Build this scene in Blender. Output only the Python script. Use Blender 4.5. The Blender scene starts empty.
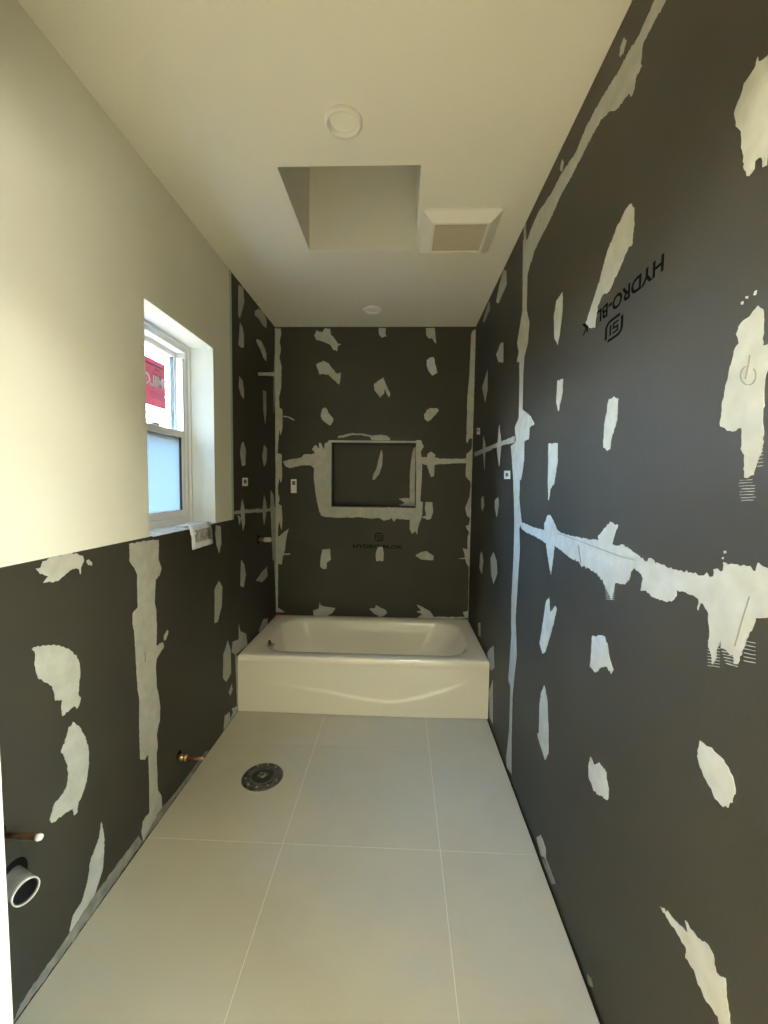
import bpy, bmesh, math, random
from mathutils import Vector, Matrix
from mathutils.geometry import tessellate_polygon
random.seed(7)
SC = bpy.context.scene
COL = SC.collection

# ------------------------------------------------------------------ camera
F, YAW, PITCH, ROLL, CAMZ = 418.96, 0.0372, 0.0650, 0.0126, 1.3965     # solved from the room's edges
fw = Vector((-math.sin(YAW)*math.cos(PITCH), math.cos(YAW)*math.cos(PITCH), -math.sin(PITCH)))
rt0 = Vector((math.cos(YAW), math.sin(YAW), 0)); up0 = rt0.cross(fw)
rt = rt0*math.cos(ROLL) + up0*math.sin(ROLL); up = up0*math.cos(ROLL) - rt0*math.sin(ROLL)
CAM = Vector((0, 0, CAMZ))
cd = bpy.data.cameras.new('camera'); cam = bpy.data.objects.new('camera', cd); COL.objects.link(cam)
cd.sensor_fit = 'HORIZONTAL'; cd.sensor_width = 36; cd.lens = F/768*36; cd.clip_start = 0.02
cam.matrix_world = Matrix(((rt.x, up.x, -fw.x, 0), (rt.y, up.y, -fw.y, 0), (rt.z, up.z, -fw.z, CAMZ), (0, 0, 0, 1)))
SC.camera = cam

# ------------------------------------------------------------------ world, daylight, exposure
w = bpy.data.worlds.new('world'); SC.world = w; w.use_nodes = True
bg = w.node_tree.nodes['Background']
bg.inputs['Strength'].default_value = 170.0          # hazy bright sky over sunlit ground
wn = w.node_tree.nodes; tcw = wn.new('ShaderNodeTexCoord'); sxyz = wn.new('ShaderNodeSeparateXYZ'); mrw = wn.new('ShaderNodeMapRange'); rmp = wn.new('ShaderNodeValToRGB')
mrw.inputs[1].default_value = -1; mrw.inputs[2].default_value = 1
for a_, b_ in ((tcw.outputs['Generated'], sxyz.inputs[0]), (sxyz.outputs['Z'], mrw.inputs[0]), (mrw.outputs[0], rmp.inputs[0]), (rmp.outputs[0], bg.inputs['Color'])): w.node_tree.links.new(a_, b_)
rmp.color_ramp.elements[0].position = .488; rmp.color_ramp.elements[0].color = (.035, .031, .025, 1)
rmp.color_ramp.elements[1].position = .66; rmp.color_ramp.elements[1].color = (.23, .53, 1.0, 1)
e_ = rmp.color_ramp.elements.new(.50); e_.color = (.38, .40, .40, 1)
e_ = rmp.color_ramp.elements.new(.56); e_.color = (.62, .80, 1.0, 1)
def area(name, loc, rot, sx, sy, energy, color, portal=False):
    l = bpy.data.lights.new(name, 'AREA'); l.shape = 'RECTANGLE'; l.size = sx; l.size_y = sy
    l.energy = energy; l.color = color
    if portal: l.cycles.is_portal = True
    o = bpy.data.objects.new(name, l); COL.objects.link(o); o.location = loc; o.rotation_euler = rot
    return o
# added warm fill light at the made-up window behind the camera
area('added_hall_fill', (2.28, -.9, 1.45), (math.radians(90), 0, math.radians(90)), .8, .9, 60, (1.0, 0.955, 0.78))
sl = bpy.data.lights.new('sun', 'SUN'); sl.energy = 560; sl.color = (1.0, 0.97, 0.88); sl.angle = .01
so = bpy.data.objects.new('sun', sl); COL.objects.link(so); so.location = (6, -3, 6)
so.rotation_euler = Vector((-1, .25, -.62)).to_track_quat('-Z', 'Y').to_euler()
vs = SC.view_settings
vs.view_transform = 'Standard'; vs.look = 'None'; vs.gamma = 1.0; vs.use_curve_mapping = False; vs.exposure = 0.45

# ------------------------------------------------------------------ room numbers (metres)
XL, XR, YA, YB, H = -0.9729, 0.5511, 2.4414, 3.2496, 2.5882
TUBH = 0.356
YS = 2.384            # where the drywall ends and the black tub surround begins
ZB = 1.183            # top of the black boards on the left wall
WY0, WY1, WZ0, WZ1 = 1.585, 2.168, 1.184, 2.085    # window opening
JY0, JY1 = 0.50, 0.64                              # partition with the doorway

def ray(px, py): return fw + rt*((px-384)/F) - up*((py-512)/F)
def onx(px, py, x): d = ray(px, py); return CAM + d*((x-CAM.x)/d.x)
def ony(px, py, y): d = ray(px, py); return CAM + d*((y-CAM.y)/d.y)
def onz(px, py, z): d = ray(px, py); return CAM + d*((z-CAM.z)/d.z)

# ------------------------------------------------------------------ materials
MATS = {}
def mat(name, color, rough=0.6, spec=0.5, metal=0.0, noise=None, bump=None, coat=0.0, streak=None):
    m = bpy.data.materials.new(name); m.use_nodes = True; nt = m.node_tree; b = nt.nodes['Principled BSDF']
    b.inputs['Base Color'].default_value = (*color, 1); b.inputs['Roughness'].default_value = rough
    b.inputs['Specular IOR Level'].default_value = spec; b.inputs['Metallic'].default_value = metal
    b.inputs['Coat Weight'].default_value = coat
    tc = nt.nodes.new('ShaderNodeTexCoord')
    if noise:
        sc, amt = noise[:2]; mp = nt.nodes.new('ShaderNodeMapping'); nt.links.new(tc.outputs['Object'], mp.inputs['Vector'])
        if len(noise) > 2: mp.inputs['Scale'].default_value = noise[2]
        n = nt.nodes.new('ShaderNodeTexNoise'); n.inputs['Scale'].default_value = sc; n.inputs['Detail'].default_value = 5
        nt.links.new(mp.outputs[0], n.inputs['Vector'])
        mx = nt.nodes.new('ShaderNodeMix'); mx.data_type = 'RGBA'
        mx.inputs['A'].default_value = (*[max(0, c*(1-amt)) for c in color], 1)
        mx.inputs['B'].default_value = (*[min(1, c*(1+amt)) for c in color], 1)
        mr = nt.nodes.new('ShaderNodeMapRange'); mr.inputs[1].default_value = .3; mr.inputs[2].default_value = .7
        nt.links.new(n.outputs['Fac'], mr.inputs[0])
        nt.links.new(mr.outputs[0], mx.inputs['Factor']); nt.links.new(mx.outputs['Result'], b.inputs['Base Color'])
    if bump:
        sc, st = bump[:2]; mp = nt.nodes.new('ShaderNodeMapping'); nt.links.new(tc.outputs['Object'], mp.inputs['Vector'])
        if len(bump) > 2: mp.inputs['Scale'].default_value = bump[2]
        n = nt.nodes.new('ShaderNodeTexNoise'); n.inputs['Scale'].default_value = sc; n.inputs['Detail'].default_value = 4
        nt.links.new(mp.outputs[0], n.inputs['Vector'])
        bp = nt.nodes.new('ShaderNodeBump'); bp.inputs['Strength'].default_value = st; bp.inputs['Distance'].default_value = 0.004
        nt.links.new(n.outputs['Fac'], bp.inputs['Height']); nt.links.new(bp.outputs[0], b.inputs['Normal'])
    MATS[name] = m; return m
mat('drywall', (0.83, 0.815, 0.71), 0.62, 0.3, noise=(3, .03), bump=(60, .05))
mat('ceiling_paint', (0.83, 0.81, 0.71), 0.8, 0.2, bump=(90, .06))
mat('board', (0.041, 0.0375, 0.028), 0.58, 0.34, noise=(2.5, .12), bump=(160, .10))
mat('compound', (0.44, 0.445, 0.395), 0.75, 0.3, noise=(22, .10), bump=(45, .35, (1, 1, .35)))
mat('score', (0.27, 0.265, 0.225), 0.8, 0.2)
mat('thinset', (0.24, 0.24, 0.21), 0.8, 0.2, noise=(25, .25), bump=(60, .3))
mat('tile', (0.475, 0.45, 0.355), 0.40, 0.45, noise=(1.6, .07), bump=(220, .04))
mat('grout', (0.74, 0.70, 0.57), 0.85, 0.2)
mat('subfloor', (0.02, 0.02, 0.02), 0.9, 0.1)
mat('porcelain', (0.86, 0.82, 0.69), 0.10, 0.5, coat=0.6)
mat('vinyl', (0.86, 0.83, 0.78), 0.35, 0.5)
mat('white_plastic', (0.87, 0.85, 0.78), 0.4, 0.5)
mat('gasket', (0.05, 0.05, 0.05), 0.6)
mat('lens', (0.66, 0.67, 0.66), 0.5)
mat('grille', (0.46, 0.42, 0.33), 0.7)
mat('copper', (0.75, 0.42, 0.26), 0.3, 0.5, 1.0, noise=(40, .2))
mat('brass', (0.80, 0.58, 0.33), 0.3, 0.5, 1.0)
mat('solder', (0.85, 0.82, 0.76), 0.3, 0.5, 0.8)
mat('chrome', (0.85, 0.85, 0.85), 0.12, 0.5, 1.0)
mat('abs_black', (0.018, 0.018, 0.018), 0.28, 0.6, noise=(30, .4))
mat('worn_plastic', (0.055, 0.053, 0.046), 0.30, 0.6, noise=(45, .7), bump=(60, .4))
mat('dirty_metal', (0.30, 0.29, 0.26), 0.35, 0.5, 0.7, noise=(60, .6))
mat('hole', (0.006, 0.006, 0.006), 0.9, 0.1)
mat('pvc', (0.62, 0.61, 0.56), 0.4)
mat('grey_pipe', (0.12, 0.115, 0.10), 0.45, noise=(20, .4))
mat('ink', (0.003, 0.003, 0.003), 0.8, 0.04)
mat('sticker_white', (0.80, 0.79, 0.74), 0.5)
mat('sticker_dark', (0.12, 0.12, 0.11), 0.5)
mat('red_strip', (0.12, 0.010, 0.006), 0.6)
mat('green_paper', (0.50, 0.62, 0.48), 0.8)
mat('red_label', (0.62, 0.035, 0.045), 0.5)
mat('label_print', (0.88, 0.86, 0.84), 0.5)
mat('label_ink', (0.10, 0.02, 0.02), 0.5)
mat('film', (0.80, 0.84, 0.90), 0.22, 0.6, noise=(30, .1))
mat('packet_print', (0.35, 0.34, 0.32), 0.5, noise=(40, .5))
mat('dark_brown', (0.11, 0.08, 0.05), 0.8, noise=(4, .2))  # tone picked for the warm light the added outside wall bounces back
mat('oak', (0.40, 0.36, 0.29), 0.6, noise=(6, .1))
def glassy(name, kind):
    m = bpy.data.materials.new(name); m.use_nodes = True; nt = m.node_tree; nt.nodes.clear()
    out = nt.nodes.new('ShaderNodeOutputMaterial'); g = nt.nodes.new('ShaderNodeBsdfGlossy'); mx = nt.nodes.new('ShaderNodeMixShader')
    if kind != 'frosted':
        a = nt.nodes.new('ShaderNodeBsdfTransparent'); a.inputs[0].default_value = (.97, .98, .98, 1) if kind == 'clear' else (.58, .565, .49, 1)
        g.inputs['Roughness'].default_value = .02
    else:
        a = nt.nodes.new('ShaderNodeBsdfTranslucent'); a.inputs[0].default_value = (.145, .147, .139, 1)
        g.inputs['Roughness'].default_value = .4
    mx.inputs[0].default_value = .05
    nt.links.new(a.outputs[0], mx.inputs[1]); nt.links.new(g.outputs[0], mx.inputs[2])
    nt.links.new(mx.outputs[0], out.inputs[0]); MATS[name] = m
glassy('glass_clear', 'clear'); glassy('glass_frosted', 'frosted'); glassy('glass_light_filter', 'light_filter')
def translucent_label():
    m = MATS['red_label']; nt = m.node_tree; b = nt.nodes['Principled BSDF']; out = nt.nodes['Material Output']
    t = nt.nodes.new('ShaderNodeBsdfTranslucent'); t.inputs[0].default_value = (.62, .30, .31, 1)
    mx = nt.nodes.new('ShaderNodeMixShader'); mx.inputs[0].default_value = .13
    nt.links.new(b.outputs[0], mx.inputs[1]); nt.links.new(t.outputs[0], mx.inputs[2]); nt.links.new(mx.outputs[0], out.inputs[0])
translucent_label()

# ------------------------------------------------------------------ mesh helpers
def link(name, bm, material, parent=None, smooth=False, recalc=True):
    if recalc: bmesh.ops.recalc_face_normals(bm, faces=bm.faces)
    me = bpy.data.meshes.new(name); bm.to_mesh(me); bm.free()
    for mm in ([material] if isinstance(material, str) else material): me.materials.append(MATS[mm])
    if smooth:
        for p in me.polygons: p.use_smooth = True
    o = bpy.data.objects.new(name, me); COL.objects.link(o)
    if parent: o.parent = parent
    return o
def bx(bm, x0, x1, y0, y1, z0, z1, bev=0.0):
    v = [bm.verts.new((x, y, z)) for x in (x0, x1) for y in (y0, y1) for z in (z0, z1)]
    fs = [bm.faces.new([v[i] for i in q]) for q in ((0, 1, 3, 2), (4, 6, 7, 5), (0, 4, 5, 1), (2, 3, 7, 6), (0, 2, 6, 4), (1, 5, 7, 3))]
    if bev:
        es = list({e for f in fs for e in f.edges})
        bmesh.ops.bevel(bm, geom=es, offset=bev, segments=2, affect='EDGES', profile=.5)
def box(name, x0, x1, y0, y1, z0, z1, m, parent=None, bev=0.0):
    bm = bmesh.new(); bx(bm, x0, x1, y0, y1, z0, z1, bev); return link(name, bm, m, parent)
def boxes(name, L, m, parent=None, bev=0.0):
    bm = bmesh.new()
    for b in L: bx(bm, *b, bev)
    return link(name, bm, m, parent)
def lathe(bm, prof, M, n=40, close=True):
    """prof: list of (radius, height); M: matrix, axis = local z"""
    rings = []
    for r, h in prof:
        if r < 1e-6: rings.append([bm.verts.new(M @ Vector((0, 0, h)))])
        else: rings.append([bm.verts.new(M @ Vector((r*math.cos(2*math.pi*i/n), r*math.sin(2*math.pi*i/n), h))) for i in range(n)])
    for a, b in zip(rings, rings[1:]):
        for i in range(n):
            j = (i+1) % n
            if len(a) == 1 and len(b) == 1: continue
            if len(a) == 1: bm.faces.new((a[0], b[i], b[j]))
            elif len(b) == 1: bm.faces.new((a[i], a[j], b[0]))
            else: bm.faces.new((a[i], a[j], b[j], b[i]))
def lathe_obj(name, prof, M, m, parent=None, n=40):
    bm = bmesh.new(); lathe(bm, prof, M, n); return link(name, bm, m, parent, smooth=True)
def axis(loc, d):
    d = Vector(d).normalized(); q = Vector((0, 0, 1)).rotation_difference(d)
    return Matrix.Translation(loc) @ q.to_matrix().to_4x4()
def sharp(o, ang=35):
    me = o.data; bm = bmesh.new(); bm.from_mesh(me)
    for e in bm.edges:
        if len(e.link_faces) == 2 and e.calc_face_angle(0) > math.radians(ang): e.smooth = False
    bm.to_mesh(me); bm.free()
def empty(name, loc=(0, 0, 0)):
    o = bpy.data.objects.new(name, None); COL.objects.link(o); o.location = loc; o.empty_display_size = .05; return o
def tag(o, label, cat, group=None):
    o['label'] = label; o['category'] = cat
    if group: o['group'] = group
    return o
def struct(o, label=None):
    o['kind'] = 'structure'
    if label: o['label'] = label
    return o
def under(parent, o):              # keep world placement below an Empty that stands at the thing's base
    o.parent = parent; o.matrix_parent_inverse = Matrix.Translation(-Vector(parent.location)); return o

# ------------------------------------------------------------------ floor
floor = struct(box('floor', XL-.05, XR+.05, JY0, YB+.05, -.12, -.012, 'subfloor'), 'floor under large square beige tiles')
box('grout', XL+.002, XR-.009, JY0, YB-.02, -.0125, -.0012, 'grout', floor)
TX, TY, TS, G = 0.1753, 1.5262, 0.6096, 0.0022
cols = [(XL+.003, TX-TS), (TX-TS, TX), (TX, XR-.008)]
rows = [(JY0, TY-TS), (TY-TS, TY), (TY, TY+TS), (TY+TS, YA+.03)]
for a, b in cols:
    for c, d in rows:
        box('tile', a+G/2, b-G/2, c+G/2, d-G/2, -.011, 0, 'tile', floor, .0008)

# ------------------------------------------------------------------ ceiling with skylight shaft
SX0, SX1 = onz(278, 166, H).x, onz(420, 166, H).x
SY0, SY1 = onz(349, 166, H).y, onz(362, 250, H).y
SX0 = (SX0 + onz(308, 249.5, H).x)/2; SX1 = (SX1 + onz(416, 251, H).x)/2
T = .15
ceil = struct(boxes('ceiling', [(XL-.2, SX0, JY0, YB+.2, H, H+T), (SX1, XR+.2, JY0, YB+.2, H, H+T),
                                (SX0, SX1, JY0, SY0, H, H+T), (SX0, SX1, SY1, YB+.2, H, H+T)], 'ceiling_paint'), 'smooth cream ceiling with square skylight opening')
st = .02; ZT = H+1.3
boxes('skylight_shaft', [(SX0-st, SX0, SY0-st, SY1+st, H+T, ZT), (SX1, SX1+st, SY0-st, SY1+st, H+T, ZT),
                         (SX0, SX1, SY0-st, SY0, H+T, ZT), (SX0, SX1, SY1, SY1+st, H+T, ZT)], 'ceiling_paint', ceil)
box('shaft_lid', SX0-st, SX1+st, SY0-st, SY1+st, ZT, ZT+.02, 'dark_brown', ceil)

# ------------------------------------------------------------------ walls
BT = .013
wl = struct(boxes('wall_left', [(XL-.21, XL-BT, JY0+.02, WY0, -.12, H), (XL-.21, XL-BT, WY1, YB+.2, -.12, H),
                                (XL-.21, XL-BT, WY0, WY1, -.12, WZ0), (XL-.21, XL-BT, WY0, WY1, WZ1, H)], 'drywall'),
            'left wall, cream drywall above black backer board, with a window')
boxes('drywall_panel', [(XL-BT, XL+.002, JY1, WY0, ZB, H), (XL-BT, XL+.002, WY1, YS, ZB, H), (XL-BT, XL+.002, WY0, WY1, WZ1, H)], 'drywall', wl)
box('drywall_edge', XL-BT, XL+.0035, YS, YS+.028, ZB, H, 'green_paper', wl)
SEAM_L = (onx(152, 640, XL).y)
g = .0015
for a in [(JY1, SEAM_L-g, -.01, ZB-g), (SEAM_L+g, YS, -.01, ZB-g), (YS+.028, YB, ZB+.045, H), (YS+g, YB, -.01, ZB+.042)]:
    box('backer_board', XL-BT, XL, *a, 'board', wl)

NX0, NX1 = ony(331.5, 475, YB).x, ony(416.3, 475, YB).x
NZ1, NZ0 = ony(374, 442.7, YB).z, ony(374, 507.5, YB).z
ND = .10
wb = struct(boxes('wall_back', [(XL-.2, NX0, YB+BT, YB+.2, -.12, H), (NX1, XR+.2, YB+BT, YB+.2, -.12, H),
                                (NX0, NX1, YB+BT, YB+.2, -.12, NZ0), (NX0, NX1, YB+BT, YB+.2, NZ1, H),
                                (NX0, NX1, YB+ND+.01, YB+.2, NZ0, NZ1)], 'board'), 'black backer board wall behind the bathtub, with a niche')
SEAM_B = ony(445, 461, YB).z
boxes('backer_board', [(XL, NX0, YB, YB+BT, SEAM_B+g, H), (NX0, NX1, YB, YB+BT, NZ1, H), (NX1, XR, YB, YB+BT, SEAM_B+g, H)], 'board', wb)
boxes('backer_board', [(XL, NX0, YB, YB+BT, -.01, SEAM_B-g), (NX0, NX1, YB, YB+BT, -.01, NZ0), (NX1, XR, YB, YB+BT, -.01, SEAM_B-g)], 'board', wb)
# niche box and its frame
boxes('niche_liner', [(NX0, NX1, YB+ND, YB+ND+.01, NZ0, NZ1), (NX0, NX0+.004, YB+.001, YB+ND, NZ0, NZ1), (NX1-.004, NX1, YB+.001, YB+ND, NZ0, NZ1),
                      (NX0, NX1, YB+.001, YB+ND, NZ0, NZ0+.004), (NX0, NX1, YB+.001, YB+ND, NZ1-.004, NZ1)], 'board', wb)
fwid = .016
boxes('niche_frame', [(NX0-fwid, NX0, YB-.004, YB, NZ0-fwid, NZ1+fwid), (NX1, NX1+fwid, YB-.004, YB, NZ0-fwid, NZ1+fwid),
                      (NX0, NX1, YB-.004, YB, NZ0-fwid, NZ0), (NX0, NX1, YB-.004, YB, NZ1, NZ1+fwid)], 'compound', wb)

wr = struct(box('wall_right', XR+BT, XR+.2, JY0-.2, YB+.2, -.12, H, 'board'), 'right wall of black backer boards with white joint compound')
SEAM_V = onx(518, 560, XR).y
SEAM_T = onx(570, 110, XR).z
SEAM_H = onx(600, 556, XR).z
SEAM_A = onx(500, 447, XR).z
for a in [(JY0-.2, SEAM_V-g, SEAM_T+g, H), (JY0-.2, SEAM_V-g, SEAM_H+g, SEAM_T-g), (JY0-.2, SEAM_V-g, -.01, SEAM_H-g),
          (SEAM_V+g, YB, SEAM_A+g, H), (SEAM_V+g, YB, -.01, SEAM_A-g)]:
    box('backer_board', XR, XR+BT, *a, 'board', wr)

# partition with the doorway the photograph is taken through
JX = onx(8, 935, XL); JX = CAM.x + ray(9.0, 935).x * (JY1/ray(9.0, 935).y)
pf = struct(boxes('wall_front', [(XL-.9, JX, JY0, JY1, 0, H), (XR+.2, 2.3, JY0-.2, JY1-.2, 0, H), (JX, XR+.2, JY0, JY1-.02, 2.14, H)], 'drywall'), 'drywall partition beside the doorway')
# the unseen room behind the camera; its window and lamp are added for light
RX0, RX1, RY0 = -1.85, 2.3, -3.4
struct(box('floor_hall', RX0, RX1, RY0, JY0, -.12, -.001, 'oak'), 'floor of the room behind')
struct(box('ceiling_hall', RX0, RX1, RY0, JY0, H, H+.15, 'ceiling_paint'), 'ceiling of the room behind')
struct(box('wall_hall_left', RX0-.1, RX0, RY0, JY1, 0, H, 'drywall'), 'side wall of the room behind')
struct(box('wall_hall_back', RX0, RX1, RY0-.12, RY0, 0, H, 'drywall'), 'far wall of the room behind')
DY0, DY1, DZ0, DZ1 = -1.35, -.45, .95, 1.95
struct(boxes('wall_hall_right', [(RX1, RX1+.12, RY0-.12, DY0, 0, H), (RX1, RX1+.12, DY1, JY1, 0, H), (RX1, RX1+.12, DY0, DY1, DZ1, H), (RX1, RX1+.12, DY0, DY1, 0, DZ0)], 'drywall'), 'side wall of the room behind with an added window')
dr = struct(empty('added_window', (RX1+.06, (DY0+DY1)/2, DZ0)), 'white framed window added for light in the room behind, out of view')  # made-up opening, placed to let sun and fill light in
for a in ((DY0, DY0+.03, DZ0, DZ1), (DY1-.03, DY1, DZ0, DZ1), (DY0+.03, DY1-.03, DZ1-.03, DZ1), (DY0+.03, DY1-.03, DZ0, DZ0+.03)):
    under(dr, box('added_window_frame', RX1+.02, RX1+.10, *a, 'vinyl'))
under(dr, box('glass_pane', RX1+.055, RX1+.06, DY0+.03, DY1-.03, DZ0+.03, DZ1-.03, 'glass_light_filter'))  # pane tint added to warm and dim the light coming through

# unseen wall added beside the window to keep sky light off its reveal
struct(box('sky_blocker', -4.5, XL-.21, 1.0, 1.25, -.12, 4.2, 'dark_brown'), 'brown wall added beside the window to block sky light, out of view')
# round fill lamp added on the ceiling behind the camera, out of view
lampc = Vector((.25, -.25, H))
hl = tag(empty('fill_lamp', lampc), 'round fill lamp added behind the camera, out of view', 'lamp')
under(hl, lathe_obj('fill_lamp_rim', [(.26, 0), (.26, .03), (.25, .035), (.245, .03), (.245, 0)], axis(lampc, (0, 0, -1)), 'white_plastic', n=40))
ll = bpy.data.lights.new('fill_lamp_light', 'AREA'); ll.shape = 'DISK'; ll.size = .48; ll.energy = 27; ll.color = (1.0, .96, .77)
lo = bpy.data.objects.new('fill_lamp_light', ll); COL.objects.link(lo); lo.location = lampc-Vector((0, 0, .04)); under(hl, lo)

# ------------------------------------------------------------------ joint compound: strokes troweled on the boards
LAYER = {'L': 0, 'B': 0, 'R': 0, 'N': 0}
WALLP = {'L': wl, 'B': wb, 'R': wr, 'N': wb}
def wall_pt(wall, px, py):
    if wall == 'L':
        p = onx(px, py, XL); u, v = p.y, p.z; u = min(max(u, JY1+.002), YB-.0005)
    elif wall == 'R':
        p = onx(px, py, XR); u, v = p.y, p.z; u = min(max(u, .3), YB-.0005)
    else:
        p = ony(px, py, YB if wall == 'B' else YB+ND); u, v = p.x, p.z
        if wall == 'B': u = min(max(u, XL+.0005), XR-.0005)
        else: u = min(max(u, NX0+.006), NX1-.006); v = min(max(v, NZ0+.006), NZ1-.006)
    return u, min(max(v, .004), H-.001)
def place(wall, u, v, t):
    if wall == 'L': return (XL+t, u, v)
    if wall == 'R': return (XR-t, u, v)
    if wall == 'B': return (u, YB-t, v)
    return (u, YB+ND-t, v)
def slab(name, wall, uv, m, t, rough=.0012, step=.0055, parent=None):
    pts = []
    for i, (u, v) in enumerate(uv):
        u2, v2 = uv[(i+1) % len(uv)]; L = math.hypot(u2-u, v2-v); n = max(1, min(18, int(L/step)))
        for k in range(n):
            f = k/n; j = rough if 0 < k else rough*.3
            jv = j*1.6
            if rough > .0008 and k and random.random() < .10: jv = j*random.uniform(2.5, 4.5)      # bristle marks
            pts.append((u+(u2-u)*f+random.uniform(-j, j), v+(v2-v)*f+random.uniform(-jv, jv)))
    top = [Vector((a, b, 0)) for a, b in pts]
    tris = tessellate_polygon([top])
    bm = bmesh.new()
    V = [bm.verts.new(place(wall, a, b, t)) for a, b in pts]; W = [bm.verts.new(place(wall, a, b, -.0003)) for a, b in pts]
    for tr in tris:
        try: bm.faces.new([V[i] for i in tr])
        except ValueError: pass
    n = len(V)
    for i in range(n):
        bm.faces.new((V[i], V[(i+1) % n], W[(i+1) % n], W[i]))
    return link(name, bm, m, parent or WALLP[wall])
def stroke(wall, fr, pts, m='compound', thick=.0011, rough=.0017):
    ox, oy, s = fr
    uv = [wall_pt(wall, ox+x/s, oy+y/s) for x, y in pts]
    LAYER[wall] += 1
    return slab('compound_patch', wall, uv, m, thick + LAYER[wall]*.00002, rough)
def ribs(wall, fr, rows_):      # rows of thin ridges left by the mesh tape
    ox, oy, s = fr
    for x0, x1, y, slope in rows_:
        stroke(wall, fr, [(x0, y), (x1, y+slope), (x1, y+slope+.55*s), (x0, y+.55*s)], rough=.0003)

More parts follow.
